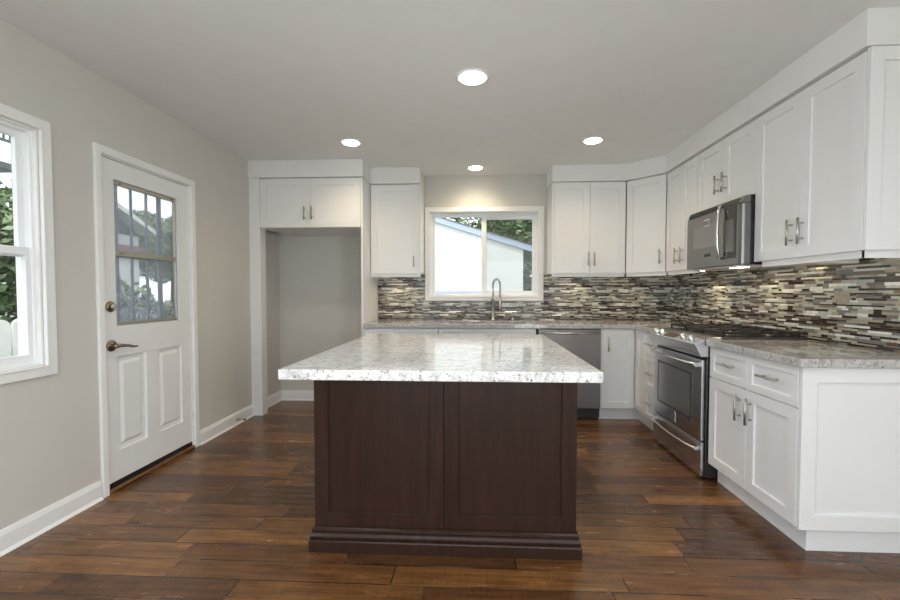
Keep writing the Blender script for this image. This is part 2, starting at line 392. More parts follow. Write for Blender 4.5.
# ---- side window (double hung)
w1=sthing('window_1',(XL,(WY0+WY1)/2,WZ0))
casing(FX,WY0+.0,WY1,WZ0,WZ1,.055,w1)
MB(FX).grid([WY0,WY0+.010,WY1-.010,WY1],[WZ0,WZ0+.010,WZ1-.010,WZ1],{(1,1)},-.125,0).build('jamb','trim_white',w1,.001)
MB(FX).grid([WY0,WY0+.022,WY1-.022,WY1],[WZ0,WZ0+.022,WZ1-.022,WZ1],{(1,1)},-.100,-.022).build('window_frame','vinyl_white',w1,.003)
sa=MB(FX).grid([WY0+.018,WY0+.050,WY1-.050,WY1-.018],[1.385,1.43,WZ1-.052,WZ1-.018],{(1,1)},-.085,-.060).build('upper_sash','vinyl_white',w1,.003)
MB(FX).box(WY0+.048,WY1-.048,1.428,WZ1-.050,-.074,-.071).build('glass_pane','glass',sa)
sb=MB(FX).grid([WY0+.018,WY0+.046,WY1-.046,WY1-.018],[WZ0+.018,WZ0+.060,1.392,1.432],{(1,1)},-.058,-.030).build('lower_sash','vinyl_white',w1,.003)
MB(FX).box(WY0+.044,WY1-.044,WZ0+.058,1.394,-.046,-.043).build('glass_pane','glass',sb)
# ---- sink window (slider)
w2=sthing('window_2',((BX0+BX1)/2,YB,BZ0))
casing(FB,BX0,BX1,BZ0,BZ1,.050,w2)
MB(FB).grid([BX0,BX0+.012,BX1-.012,BX1],[BZ0,BZ0+.012,BZ1-.012,BZ1],{(1,1)},-.08,0).build('jamb','trim_white',w2,.001)
MB(FB).grid([BX0,BX0+.030,BX1-.030,BX1],[BZ0,BZ0+.026,BZ1-.026,BZ1],{(1,1)},-.135,-.055).build('window_frame','vinyl_white',w2,.003)
sa=MB(FB).grid([BX0+.026,BX0+.052,.062,.112],[BZ0+.020,BZ0+.030,BZ1-.046,BZ1-.024],{(1,1)},-.088,-.060).build('sliding_sash','vinyl_white',w2,.003)
MB(FB).box(BX0+.050,.064,BZ0+.028,BZ1-.044,-.075,-.072).build('glass_pane','glass',sa)
MB(FB).box(.066,.086,1.50,1.55,-.060,-.048).build('latch','vinyl_white',sa,.004)
sb=MB(FB).grid([.080,.118,BX1-.058,BX1-.024],[BZ0+.020,BZ0+.058,BZ1-.068,BZ1-.024],{(1,1)},-.122,-.096).build('fixed_sash','vinyl_white',w2,.003)
MB(FB).box(.116,BX1-.056,BZ0+.056,BZ1-.066,-.112,-.109).build('glass_pane','glass',sb)
MB(FB).box(.100,BX1-.030,BZ0+.03,BZ1-.03,-.1300,-.1295).build('insect_screen','window_screen',w2)

# ---- entrance door
d=sthing('door_1',(XL,(DY0+DY1)/2,0))
MB(FX).grid([DY0-.036,DY0+.004,DY1-.004,DY1+.040],[0,DZ1-.002,DZ1+.045],{(1,0)},0,.020).build('casing','trim_white',d,.004,3)
MB(FX).grid([DY0,DY0+.010,DY1-.010,DY1],[0,DZ1-.008,DZ1+.008],{(1,0)},-.13,0).build('jamb','trim_white',d,.001)
S0,S1=DY0+.013,DY1-.013; T=-.048; Q=-.006
GZ0,GZ1,GY0,GY1=1.002,1.895,2.470,3.015
us=[S0,2.465,GY0+.0001,2.692,2.796,GY1,3.031,S1]; vs=[.052,.235,.812,GZ0,GZ1,DZ1-.012]
holes={(1,1),(2,1),(4,1),(5,1)}|{(i,3) for i in (2,3,4)}
slab=MB(FX).grid(us,vs,holes,T,Q).build('door_slab','door_white',d,.0015,1)
for a,c in ((2.465,2.692),(2.796,3.031)):
    b=MB(FX); b.box(a-.002,c+.002,.233,.814,T+.008,Q-.016)
    i=.030; z0,z1=.235+i,.812-i; a1,c1=a+i,c-i; k=.018
    b.add([(a1,z0,Q-.016),(c1,z0,Q-.016),(c1,z1,Q-.016),(a1,z1,Q-.016),(a1+k,z0+k,Q-.004),(c1-k,z0+k,Q-.004),(c1-k,z1-k,Q-.004),(a1+k,z1-k,Q-.004)],[(0,1,5,4),(1,2,6,5),(2,3,7,6),(3,0,4,7),(4,5,6,7)])
    b.build('raised_panel','door_white',slab)
b=MB(FX).grid([GY0+.0005,GY0+.016,GY1-.016,GY1-.0005],[GZ0+.0005,GZ0+.022,1.434,1.468,GZ1-.026,GZ1-.0005],{(1,1),(1,3)},-.036,-.018)
fr=b.build('window_insert','aluminium',slab,.002,1)
MB(FX).box(GY0+.01,GY1-.01,GZ0+.012,GZ1-.018,-.024,-.021).build('glass_pane','glass',slab)
MB(FX).box(GY0,GY1,GZ0,GZ1,-.0465,-.0455).build('insect_screen','insect_screen',slab)
for zz in (1.452,1.882):
    for yy in (2.53,2.97):
        MB(FX).lathe([(.006,0),(.006,.004),(.003,.008)],(yy,zz,-.018),(0,0,1),10).build('sash_catch','bronze',slab)
# security grille on the outside of the door window
g=sthing('trim_1',(XL-.09,2.75,1.0)); gb=MB(FX)
for y_ in (2.585,2.70,2.83): gb.box(y_-.006,y_+.006,GZ0-.05,GZ1+.05,-.102,-.090)
gb.box(GY0-.03,GY0-.014,GZ0-.05,GZ1+.05,-.102,-.09); gb.box(2.930,2.962,GZ0-.05,GZ1+.05,-.102,-.09)
gb.box(GY0-.03,2.962,1.438,1.452,-.104,-.088)
gb.build('security_bars','iron_bar',g)
def spiral(cx,cz,r,turn,fl=1):
    return [(cx+fl*r*(1-.62*t)*math.cos(turn*t+1.57),cz+r*(1-.62*t)*math.sin(turn*t+1.57),-.096) for t in [k/22 for k in range(23)]]
sb_=MB(FX)
for cx in (2.53,2.62,2.66,2.76,2.80,2.88):
    sb_.tube(spiral(cx,1.055,.042,8.5,1 if cx in (2.53,2.66,2.80) else -1),.0065,6)
for cx in (2.56,2.73,2.87): sb_.tube(spiral(cx,1.15,.032,8,1),.004,6)
sb_.tube([(2.52,1.11,-.096),(2.60,1.22,-.096),(2.69,1.09,-.096)],.007,6); sb_.tube([(2.60,1.22,-.096),(2.60,1.32,-.096)],.006,6)
sb_.build('scrollwork','iron_pale',g)
MB(FX).box(DY0,DY1,0,.018,-.13,.004).build('threshold','oak_sill',d,.003)
MB(FX).box(DY0+.0005,DY1-.0005,.0185,.051,-.045,-.007).build('door_sweep','black_gap',d)
MB(FX).box(DY0+.002,DY1-.002,.0041,.020,.0041,.012).build('sill','oak_sill',d,.003)
# hardware
hb=MB(FX).lathe([(.033,0),(.033,.006),(.027,.012)],(2.425,1.122,Q),(0,0,1),28).build('deadbolt','bronze',slab)
MB(FX).lathe([(.018,0),(.017,.012),(.013,.014)],(2.425,1.122,Q+.012),(0,0,1),20).box(2.422,2.428,1.110,1.134,Q+.02,Q+.032).build('thumb_turn','nickel',hb)
hb=MB(FX).lathe([(.034,0),(.034,.006),(.028,.012)],(2.425,.885,Q),(0,0,1),28).build('lock_rose','bronze',slab)
b=MB(FX); b.lathe([(.014,0),(.012,.035)],(2.425,.885,Q+.010),(0,0,1),16)
b.tube([(2.425,.885,Q+.045),(2.445,.886,Q+.048),(2.475,.882,Q+.048),(2.505,.878,Q+.047),(2.535,.868,Q+.047),(2.565,.867,Q+.047)],.008,10,True,[.012,.010,.009,.009,.007,.006])
b.build('lever_handle','bronze',hb)
for zz in (.295,1.034,1.815):
    MB(FX).tube([(DY1-.008,zz-.045,.006),(DY1-.008,zz+.045,.006)],.006,10).box(DY1-.03,DY1+.012,zz-.045,zz+.045,-.004,.0015).build('hinge','trim_white',d)
# baseboard doorstop
t=thing('door_stop','short metal spring door stop screwed to the left baseboard','door stop',(XL+.012,3.70,.05))
MB(FX).tube([(3.70,.05,.013),(3.70,.05,.085)],.006,10).build('rod','nickel',t); MB(FX).lathe([(.009,0),(.009,.012)],(3.70,.05,.085),(0,0,1),12).build('rubber_tip','black_gap',t)

# ---------------------------------------------------------------- white frieze above the cabinets
b=MB(); b.box(XL,-1.073,YF-.010,YB,ZT+.010,ZC); struct(b.build('trim_2','cabinet_white',None,.002))
b=MB(); b.box(-1.072,-.563,YU-.010,YB,ZT+.010,ZC); struct(b.build('trim_3','cabinet_white',None,.002))
DGX0,DGY1=1.484,4.000         # diagonal corner cabinet: (1.484,4.27) -> (1.758,4.000)
b=MB(); e=.010
poly=[(.757,YU-e),(DGX0-.004,YU-e),(XU-.018,DGY1-.010),(XU-.018,1.998),(XR,1.998),(XR,YB),(.757,YB)]
b.prism(poly,ZT+.010,ZC,'z'); struct(b.build('trim_4','cabinet_white',None,.002))

# ---------------------------------------------------------------- upper cabinets
def rail(root, pts, z0=ZU-.040, z1=ZU-.001, t=.018, ins=.018):   # light rail along a polyline
    b=MB()
    for (x0,y0),(x1,y1) in pts:
        F=plane((x0,y0,0),(x1-x0,y1-y0,0)); L=math.hypot(x1-x0,y1-y0)
        b2=MB(F); b2.box(0,L,z0,z1,-ins-t,-ins); b.v+=[p for p in b2.v]; k=len(b.v)-len(b2.v)
        b.f+=[[k+i for i in f] for f in b2.f]; b.mi+=b2.mi; b.sm+=b2.sm
    return b.build('light_rail','cabinet_white',root,.0015)
# over the refrigerator space
t=thing('refrigerator_surround_cabinet','white two-door cabinet high over the empty refrigerator alcove','cabinet',(-1.6,4.3,0))
F=plane((0,YF,0),(1,0,0))
MB().box(-2.083,-1.100,YF+.021,YB-.002,1.832,ZT+.008).build('body','cabinet_white',t,.001)
front(t,F,'door',-2.083,1.832,.495,.466,('v',-1.640,1.965,.125)); front(t,F,'door',-1.588,1.832,.488,.466,('v',-1.568,1.965,.125))
MB().box(XL+.001,-2.085,YF,4.092,0,ZT+.008).build('side_column','cabinet_white',t,.0015)
MB().box(-1.098,-1.080,YF,YB-.002,0,ZT+.008).build('side_panel','cabinet_white',t,.0015)
# left of the sink window
t=thing('upper_cabinet','narrow white single-door wall cabinet directly left of the sink window','cabinet',(-.83,4.43,ZU))
F=plane((0,YU,0),(1,0,0))
MB().box(-1.079,-.566,YU+.021,YB-.001,ZU,ZT+.008).build('body','cabinet_white',t,.001)
front(t,F,'door',-1.072,ZU-.006,.488,ZT-ZU+.004,('v',-.632,1.522,.115)); rail(t,[((-1.079,YU),(-.566,YU))])
# right of the sink window
t=thing('upper_cabinet','white two-door wall cabinet directly right of the sink window','cabinet',(1.1,4.43,ZU))
MB().box(.766,1.483,YU+.021,YB-.001,ZU,ZT+.008).build('body','cabinet_white',t,.001)
front(t,F,'door',.782,ZU-.006,.352,ZT-ZU+.004,('v',1.117,1.542,.135)); front(t,F,'door',1.134,ZU-.006,.350,ZT-ZU+.004,('v',1.175,1.542,.135))
rail(t,[((.766,YU),(1.483,YU))])
# diagonal corner
t=thing('upper_corner_cabinet','white single-door wall cabinet set diagonally across the back right corner','cabinet',(1.8,4.3,ZU))
P0=Vector((DGX0+.003,YU,0)); P1=Vector((XU,DGY1,0)); u=(P1-P0).normalized(); L=(P1-P0).length; F=plane(P0,u); n=Vector((u.y,-u.x,0))
q0=P0-n*.021; q1=P1-n*.021
MB().prism([(q0.x,q0.y+.002),(q1.x+.002,q1.y),(XR-.001,q1.y),(XR-.001,YB-.001),(q0.x,YB-.001)],ZU,ZT+.008,'z').build('body','cabinet_white',t,.001)
front(t,F,'door',.004,ZU-.006,L-.008,ZT-ZU+.004,('v',L-.048,1.542,.135)); rail(t,[((P0.x,P0.y),(P1.x,P1.y))])
# right wall
FRW=plane((XU,0,0),(0,-1,0))     # u = -y
def upR(label,y_far,y_near,z0,seam,handles,name='upper_cabinet',endy=None):
    t=thing(name,label,'cabinet',((XU+XR)/2,(y_far+y_near)/2,z0))
    MB().box(XU+.021,XR-.001,y_far-.001,(endy or y_near)+.001,z0,ZT+.008).build('body','cabinet_white',t,.001)
    h=ZT-z0+.004
    front(t,FRW,'door',-y_far,z0-.006,y_far-seam,h,handles[0]); front(t,FRW,'door',-seam,z0-.006,seam-y_near,h,handles[1]); return t
t=upR('white two-door wall cabinet on the right wall between the corner and microwave',3.992,3.462,ZU,3.715,(('v',-3.765,1.525,.135),('v',-3.665,1.525,.135)))
rail(t,[((XU,3.992),(XU,3.462))])
upR('short white two-door wall cabinet directly above the microwave',3.460,2.762,1.836,3.110,(('v',-3.165,1.985,.135),('v',-3.075,1.985,.135)))
t=upR('tall white two-door wall cabinet right of the microwave, nearest the camera',2.760,2.016,ZU,2.392,(('v',-2.44,1.54,.14),('v',-2.36,1.54,.14)),endy=2.014)
F=plane((0,1.996,0),(1,0,0)); shaker(F,XU,ZU-.006,XR-XU-.001,ZT-ZU+.012,.060,.018,.012).build('end_panel','cabinet_white',t,.001)
rail(t,[((XU,2.71),(XU,2.018)),((XU+.018,1.998),(XR-.045,1.998))])
MB().box(1.80,2.05,2.36,2.50,ZU-.040,ZU-.002).build('light_fixture','plate_white',t,.003)

# ---------------------------------------------------------------- microwave
t=thing('microwave','stainless over-the-range microwave mounted under the short cabinet above the stove','microwave',(1.88,3.1,1.385))
y0,y1,z0,z1=2.762,3.448,1.385,1.822
MB().box(1.735,XR-.010,y0+.002,y1,z0,z1+.006).build('casing','black_enamel',t,.003)
F=plane((1.680,0,0),(0,-1,0))
b=MB(); b.prism([(1.742,y0+.004),(1.742,y1),(1.680,y1),(1.680,y0+.030),(1.688,y0+.008),(1.700,y0+.002)],z0+.004,z1-.046,'z')
dr=b.build('door','steel_grey',t,.002)
MB(F).grid([-3.385,-3.345,-3.0,-2.955],[1.505,1.535,1.700,1.725],{(1,1)},0,.0025).build('window_frame','steel_grey',dr,.001)
MB(F).box(-3.350,-2.995,1.530,1.705,0,.0015).build('window','microwave_glass',dr)
MB(F).box(-2.948,-2.815,1.432,1.772,0,.003).build('control_panel','dark_glass',dr,.001)
MB(F).box(-2.930,-2.836,1.475,1.690,.003,.0038).build('keypad','steel_dw',dr)
MB(F).box(-3.190,-3.110,1.466,1.488,0,.002).build('display','dark_glass',dr)
b=MB(F); 
for y_ in (0,): b.tube([(-2.965,1.440,.002),(-2.965,1.446,.024),(-2.965,1.53,.034),(-2.965,1.62,.037),(-2.965,1.71,.034),(-2.965,1.791,.024),(-2.965,1.797,.002)],.011,12,True,[.010,.010,.0085,.008,.0085,.010,.010])
b.build('handle','steel_light',dr)
MB(F).grid([-3.205,-3.200,-3.135,-3.130],[1.690,1.694,1.732,1.738],{(1,1),(0,1),(0,0),(0,2)},.0,.003).build('badge','chrome',dr)
MB().prism([(1.685,z1-.042),(1.700,z1),(1.742,z1+.006),(1.742,z1-.042)],y0+.004,y1,'y').build('vent_strip','steel_grey',t,.002)
b=MB(F)
for k in range(4): b.box(-3.43,-2.80,z1-.038+k*.009,z1-.035+k*.009,-.012-k*.004,-.0035-k*.0035)
b.build('vent_slot','black_gap',t)
MB().box(1.69,2.08,y0+.02,y1-.02,z0-.006,z0-.0005).build('underside','plate_white',t,.002)
MB().box(1.78,1.84,2.93,3.05,z0-.009,z0-.0065).build('task_lamp','puck_glow',t)
light('microwave_lamp','AREA',(1.86,3.05,z0-.02),.7,(1,.80,.52),size=.10)

# ---------------------------------------------------------------- base cabinets, back run
FBB=plane((0,YBF,0),(1,0,0))
def toe(root,x0,x1,y=4.045): MB().box(x0,x1,y,y+.018,0,.113).build('toe_kick','cabinet_white',root)
t=thing('base_cabinet','narrow white drawer-over-door base cabinet against the refrigerator side panel','cabinet',(-.93,4.3,0))
MB().box(-1.078,-.783,YBF+.021,YB-.001,.114,CT0-.001).build('body','cabinet_white',t); toe(t,-1.078,-.783)
front(t,FBB,'drawer',-1.076,.690,.294,.176,('h',-.93,.778,.13),.035); front(t,FBB,'door',-1.076,.117,.294,.570,('v',-.83,.60,.135))
t=thing('base_cabinet','white drawer-over-door base cabinet just left of the sink cabinet','cabinet',(-.57,4.3,0))
MB().box(-.781,-.357,YBF+.021,YB-.001,.114,CT0-.001).build('body','cabinet_white',t); toe(t,-.781,-.357)
front(t,FBB,'drawer',-.781,.690,.424,.176,('h',-.57,.778,.15),.035); front(t,FBB,'door',-.781,.117,.424,.570,('v',-.41,.60,.135))
t=thing('sink_base_cabinet','wide white base cabinet under the sink and faucet','cabinet',(.1,4.3,0))
MB().box(-.355,.568,YBF+.021,YB-.001,.114,.690).build('body','cabinet_white',t); toe(t,-.355,.568)
MB().box(-.355,.568,YBF+.021,YBF+.04,.690,CT0-.001).build('false_front_rail','cabinet_white',t)
front(t,FBB,'false_drawer_front',-.355,.690,.923,.176,None,.035)
front(t,FBB,'door',-.355,.117,.461,.570,('v',.06,.60,.135)); front(t,FBB,'door',.106,.117,.462,.570,('v',.152,.60,.135))
# dishwasher
t=thing('dishwasher','stainless dishwasher under the back counter right of the sink','dishwasher',(.87,4.2,0))
MB().box(.578,1.170,4.01,YB-.001,.02,CT0-.002).build('casing','black_gap',t)
dp=MB().box(.586,1.164,YBF-.022,4.008,.120,.862).build('door_panel','steel_dw',t,.004)
MB().box(.586,1.164,YBF-.020,4.006,.8625,.8675).build('control_edge','black_enamel',t)
F=plane((0,YBF-.022,0),(1,0,0)); b=MB(F); b.tube([(.62,.828,.034),(1.13,.828,.034)],.010,12)
for x_ in (.64,1.11): b.tube([(x_,.828,0),(x_,.828,.034)],.007,8)
b.build('handle','steel_light',dp)
MB().box(.586,1.164,4.035,4.05,.005,.115).build('kick_plate','black_gap',t)
# corner
t=thing('corner_base_cabinet','white corner base cabinet with angled pair of doors right of the dishwasher','cabinet',(1.7,4.2,0))
FRB=plane((XB,0,0),(0,-1,0))
MB().prism([(1.172,YBF+.021),(XB+.021,YBF+.021),(XB+.021,3.757),(XR-.001,3.757),(XR-.001,YB-.001),(1.172,YB-.001)],.114,CT0-.001,'z').build('body','cabinet_white',t)
MB().box(1.168,1.184,YBF,YBF+.021,.117,.866).build('filler_strip','cabinet_white',t)
front(t,FBB,'door',1.184,.117,.293,.749,('v',1.234,.725,.135)); front(t,FRB,'door',-3.972,.117,.215,.749)
MB().prism([(1.172,4.045),(1.548,4.045),(1.548,3.757),(1.566,3.757),(1.566,4.063),(1.172,4.063)],0,.113,'z').build('toe_kick','cabinet_white',t)
# drawers
t=thing('drawer_base_cabinet','narrow white three-drawer base cabinet tucked left of the stove','cabinet',(1.8,3.63,0))
MB().box(XB+.021,XR-.001,3.500,3.755,.114,CT0-.001).build('body','cabinet_white',t)
for z0_,h_,hz in ((.117,.255,.262),(.372,.285,.515),(.657,.209,.765)):
    front(t,FRB,'drawer',-3.755,z0_,.254,h_,('h',-3.628,hz,.13),.045)
MB().box(1.548,1.566,3.500,3.755,0,.113).build('toe_kick','cabinet_white',t)

# near right base cabinet
t=thing('base_cabinet','white two-drawer two-door base cabinet with panelled end, right of the stove','cabinet',(1.8,2.35,0))
MB().box(XB+.021,XR-.001,1.995,2.730,.114,CT0-.001).build('body','cabinet_white',t)
MB().grid([XB,XB+.004,XR-.002,XR-.001],[1.995,2.730],set(),.8665,CT0-.001)
for u0,w_,ru0,ru1,hu,hL in ((-2.732,.366,0,0,-2.528,.150),(-2.366,.368,0,0,-2.175,.150)):
    front(t,FRB,'drawer',u0,.674,w_,.192,('h',hu,.779,hL),.040)
front(t,FRB,'door',-2.732,.117,.366,.556,('v',-2.415,.562,.145)); front(t,FRB,'door',-2.366,.117,.368,.556,('v',-2.325,.562,.145))
F=plane((0,1.975,0),(1,0,0)); shaker(F,XB,.114,XR-XB-.001,CT0-.116,.068,.019,.012).build('end_panel','cabinet_white',t,.001)
MB().prism([(1.545,2.730),(1.545,2.010),(XR-.001,2.010),(XR-.001,2.028),(1.563,2.028),(1.563,2.730)],0,.113,'z').build('toe_kick','cabinet_white',t)

# ---------------------------------------------------------------- worktops
SX0,SX1,SY0,SY1=-.27,.49,4.06,4.42
b=MB(); b.grid([-1.079,SX0,SX1,1.459,XR-.001],[3.499,3.957,SY0,SY1,YB-.001],{(0,0),(1,0),(2,0),(1,2)},CT0,CT1)
tag(b.build('worktop','granite_grey',None,.004,3),'L-shaped grey speckled granite worktop along the back wall holding the sink','worktop')
b=MB(); b.box(1.459,XR-.001,1.950,2.737,CT0,CT1)
tag(b.build('worktop','granite_grey',None,.004,3),'short grey speckled granite worktop right of the stove','worktop')

# sink
t=thing('sink','undermount stainless sink basin set in the back worktop below the window','sink',((SX0+SX1)/2,4.24,.70))
b=MB(); k=.012
b.grid([SX0-k,SX0+.004,SX1-.004,SX1+k],[SY0-k,SY0+.004,SY1-.004,SY1+k],{(1,1)},.70,CT0-.001); b.box(SX0-.01,SX1+.01,SY0-.01,SY1+.01,.692,.702)
b.build('basin','steel',t,.004); MB().lathe([(.045,0),(.045,.004),(.03,.002)],(.11,4.24,.702)).build('drain','chrome',t)

# faucet
t=thing('faucet','tall brushed spring-neck kitchen faucet standing behind the sink','faucet',(.182,4.47,CT1))
fx,fy=.182,4.475
MB().lathe([(.028,0),(.028,.008),(.020,.014),(.0165,.05),(.0165,.225),(.019,.228),(.019,.245),(.012,.250)],(fx,fy,CT1)).build('column','nickel',t)
pts=[]
for k in range(25):
    a=math.pi*(k/24); pts.append((fx+.036*(1-math.cos(a)),fy-.01*math.sin(a)-.05*k/24,CT1+.375+.065*math.sin(a)))
pts=[(fx,fy,CT1+.24),(fx,fy,CT1+.31)]+pts+[(fx+.072,fy-.05,CT1+.30),(fx+.072,fy-.05,CT1+.235)]
MB().tube(pts,.0065,10).build('hose','nickel',t)
coil=[]; P=[Vector(p) for p in pts]; seg=[(P[i+1]-P[i]).length for i in range(len(P)-1)]; tot=sum(seg)
nt_=48*8
for k in range(nt_+1):
    d_=tot*k/nt_; i=0
    while i<len(seg)-1 and d_>seg[i]: d_-=seg[i]; i+=1
    p=P[i]+(P[i+1]-P[i])*(d_/seg[i]); tn=(P[i+1]-P[i]).normalized(); a1=Vector((0,1,0)); a1=(a1-tn*a1.dot(tn)).normalized(); a2=tn.cross(a1); th=2*math.pi*k/8
    coil.append(p+(a1*math.cos(th)+a2*math.sin(th))*.0105)
MB().tube(coil,.0024,5).build('spring_coil','nickel',t)
MB().lathe([(.012,0),(.016,.02),(.017,.09),(.013,.12)],(fx+.072,fy-.05,CT1+.12)).build('spray_head','nickel',t)
MB().tube([(fx,fy,CT1+.10),(fx+.072,fy-.05,CT1+.10),(fx+.072,fy-.05,CT1+.125)],.006,8).build('support_arm','nickel',t)
MB().tube([(fx+.012,fy,CT1+.05),(fx+.055,fy,CT1+.06),(fx+.085,fy,CT1+.075)],.006,8).build('lever','nickel',t)
t=thing('soap_dispenser','small brushed metal soap dispenser pump right of the faucet','soap dispenser',(.385,4.47,CT1))
MB().lathe([(.020,0),(.020,.006),(.010,.010),(.009,.045),(.014,.050),(.014,.068),(.010,.072)],(.385,4.47,CT1),seg=18).build('pump','nickel',t)
MB().tube([(.385,4.47,CT1+.062),(.385,4.43,CT1+.066),(.385,4.405,CT1+.058)],.005,8).build('spout','nickel',t)

# ---------------------------------------------------------------- mosaic backsplash
random.seed(11)
def mosaic(F,u0,u1,v0,v1,skip=None):
    b=MB(F); per=.61; tb=random.Random(5); rows=[]; z=v0
    while z<v1-.003:
        k=tb.choices(['light','mixed','dark','stone','line'],[4.2,3.6,1.7,1.2,3])[0]
        h=.0080 if k=='line' else tb.choice([.0125,.0125,.0125,.0125,.0175])
        rows.append((z,min(v1,z+h),k)); z+=h
    W={'light':[7,2.0,.8,1.6,.4,1.6,1.4,.4],'mixed':[3.4,1.2,1.2,4,1.2,1.4,2.2,.3],'dark':[.7,.3,1.6,7,3.5,.6,1,.2],'stone':[1,.3,5,2.4,2.4,2,.6,.4],'line':[1,.6,2,6,2,.6,.3,.3]}
    for r,(z0,z1,kind) in enumerate(rows):
        z1-=.0009; sheet=[]; x=0; rr=random.Random(100+r)
        while x<per-.02:
            l=rr.choice([.10,.15,.15,.22]) if kind=='line' else rr.choice([.03,.045,.06,.06,.09,.10,.13,.18]); l=min(l,per-x)
            if per-x-l<.02: l=per-x
            c_=rr.choices(range(8),W[kind])[0]
            while sheet and c_==sheet[-1][2]: c_=rr.choices(range(8),W[kind])[0]
            sheet.append((x,l,c_)); x+=l
        off=rr.choice([0,.02,.035]); k0=int((u0-off)//per)-1
        for k in range(k0,int(u1//per)+2):
            for (sx,sl,mi) in sheet:
                a=max(u0,k*per+sx+off); c=min(u1,k*per+sx+sl+off-.0009)
                if c-a<.004: continue
                if random.random()<.10 and kind!='line': mi=random.randrange(7)
                b.m=mi+1; n1=.0078+.0006*random.random()
                if skip and a<skip[1] and c>skip[0] and z1>skip[2]:
                    if a<skip[0]: b.box(a,skip[0],z0,z1,.004,n1)
                    if c>skip[1]: b.box(skip[1],c,z0,z1,.004,n1)
                    continue
                b.box(a,c,z0,z1,.004,n1)
    return b
b=mosaic(FB,-1.079,XR,CT1+.001,ZU-.002,(-.557,.732,1.112))
b.m=0; b.grid([-1.079,-.557,.732,XR],[CT1+.001,1.112,ZU-.002],{(1,1)},.0002,.0066); tag(b.build('tile_backsplash',['grout']+TILES),'brown and cream strip mosaic backsplash on the back wall, around the sink window','backsplash')
F=plane((XR,0,0),(0,-1,0))
b=mosaic(F,-(YB-.0085),-1.976,CT1+.001,ZU-.002); b.m=0; b.box(-(YB-.0085),-1.976,CT1+.001,ZU-.002,.0002,.0066); tag(b.build('tile_backsplash',['grout']+TILES),'sage, white and brown strip mosaic backsplash on the right wall behind the stove','backsplash')
b=MB(F); b.box(-2.555,-2.455,1.145,1.215,.0086,.0125)
o=tag(b.build('outlet_cover',M['tile_greige'],None,.002),'taupe outlet cover plate blended into the right mosaic wall','outlet cover')
for u_ in (-2.53,-2.48): 
    MB(F).box(u_-.012,u_+.012,1.162,1.198,.0126,.0135).build('socket','tile_greige',o)

# ---------------------------------------------------------------- range
t=thing('range','stainless slide-in gas range between the white base cabinets','stove',(1.76,3.118,0))
ya,yb_=2.745,3.492
MB().box(1.478,2.080,ya,yb_,.012,.905).build('casing','black_enamel',t,.003)
b=MB(); 
for xx in (1.55,2.02):
    for yy in (ya+.05,yb_-.05): MB().lathe([(.018,0),(.018,.0125)],(xx,yy,0),seg=12).build('levelling_foot','black_gap',t)
FO=plane((1.454,0,0),(0,-1,0))
dr=MB(FO).box(-3.485,-2.768,.245,.772,-.022,0).build('oven_door','steel',t,.004,3)
MB(FO).grid([-3.415,-3.395,-2.905,-2.880],[.345,.362,.655,.672],{(1,1)},0,.002).build('window_frame','steel_grey',dr,.001)
MB(FO).box(-3.396,-2.904,.361,.656,0,.0012).build('oven_window','oven_glass',dr)
b=MB(FO); b.tube([(-3.46,.740,.030),(-3.36,.740,.046),(-3.20,.740,.054),(-3.118,.740,.056),(-3.03,.740,.054),(-2.88,.740,.046),(-2.790,.740,.030)],.0125,14)
for u_ in (-3.452,-2.797): b.box(u_-.012,u_+.012,.724,.752,0,.034)
b.build('handle','steel_light',dr,.002)
MB(FO).grid([-3.235,-3.229,-3.125,-3.116],[.262,.270,.330,.338],{(1,1),(0,0),(0,1),(1,0)},0,.003).box(-3.215,-3.160,.288,.295,0,.002).box(-3.215,-3.175,.302,.309,0,.002).build('badge','chrome',dr)
dw=MB(FO).box(-3.487,-2.764,.014,.236,-.022,0).build('warming_drawer','steel',t,.004,3)
b=MB(FO); b.tube([(-3.46,.190,.026),(-3.36,.187,.040),(-3.20,.184,.048),(-3.118,.184,.050),(-3.03,.184,.048),(-2.88,.187,.040),(-2.788,.190,.026)],.010,12)
for u_ in (-3.455,-2.794): b.box(u_-.010,u_+.010,.178,.202,0,.030)
b.build('handle','steel_light',dw,.002)
prof=[(1.392,.876),(1.396,.868),(1.432,.797),(1.500,.797),(1.560,.905),(1.560,.9215),(1.500,.9195),(1.455,.908),(1.400,.884)]
cp=MB().prism(prof,ya-.004,yb_+.003,'y').build('control_panel','steel',t,.002,2)
def topz(x): return .884+(x-1.400)*(.908-.884)/.055 if x<1.455 else .908+(x-1.455)*(.9195-.908)/.045
nn=Vector((-.40,0,.916)).normalized()
for y_ in (2.860,2.965,3.300,3.395):
    k=MB(); k.lathe([(.021,-.002),(.021,.006),(.017,.010),(.0165,.026),(.013,.029)],(1.432,y_,.8985),nn,20)
    kb=k.build('knob','chrome',cp)
F=plane((0,0,0),(0,-1,0))
b=MB(); b.add([(1.405,3.05,.8872),(1.453,3.05,.9082),(1.453,3.23,.9082),(1.405,3.23,.8872),(1.405,3.05,.8882),(1.453,3.05,.9092),(1.453,3.23,.9092),(1.405,3.23,.8882)],[(3,2,1,0),(4,5,6,7),(0,1,5,4),(1,2,6,5),(2,3,7,6),(3,0,4,7)])
b.build('display_panel','display_glass',cp)
ct=MB().box(1.5605,2.085,ya-.006,yb_+.005,.9055,.9215).build('cooktop','steel_dw',t,.003)
MB().box(1.575,2.06,ya+.012,yb_-.012,.9216,.9225).build('cooktop_tray','black_enamel',ct)
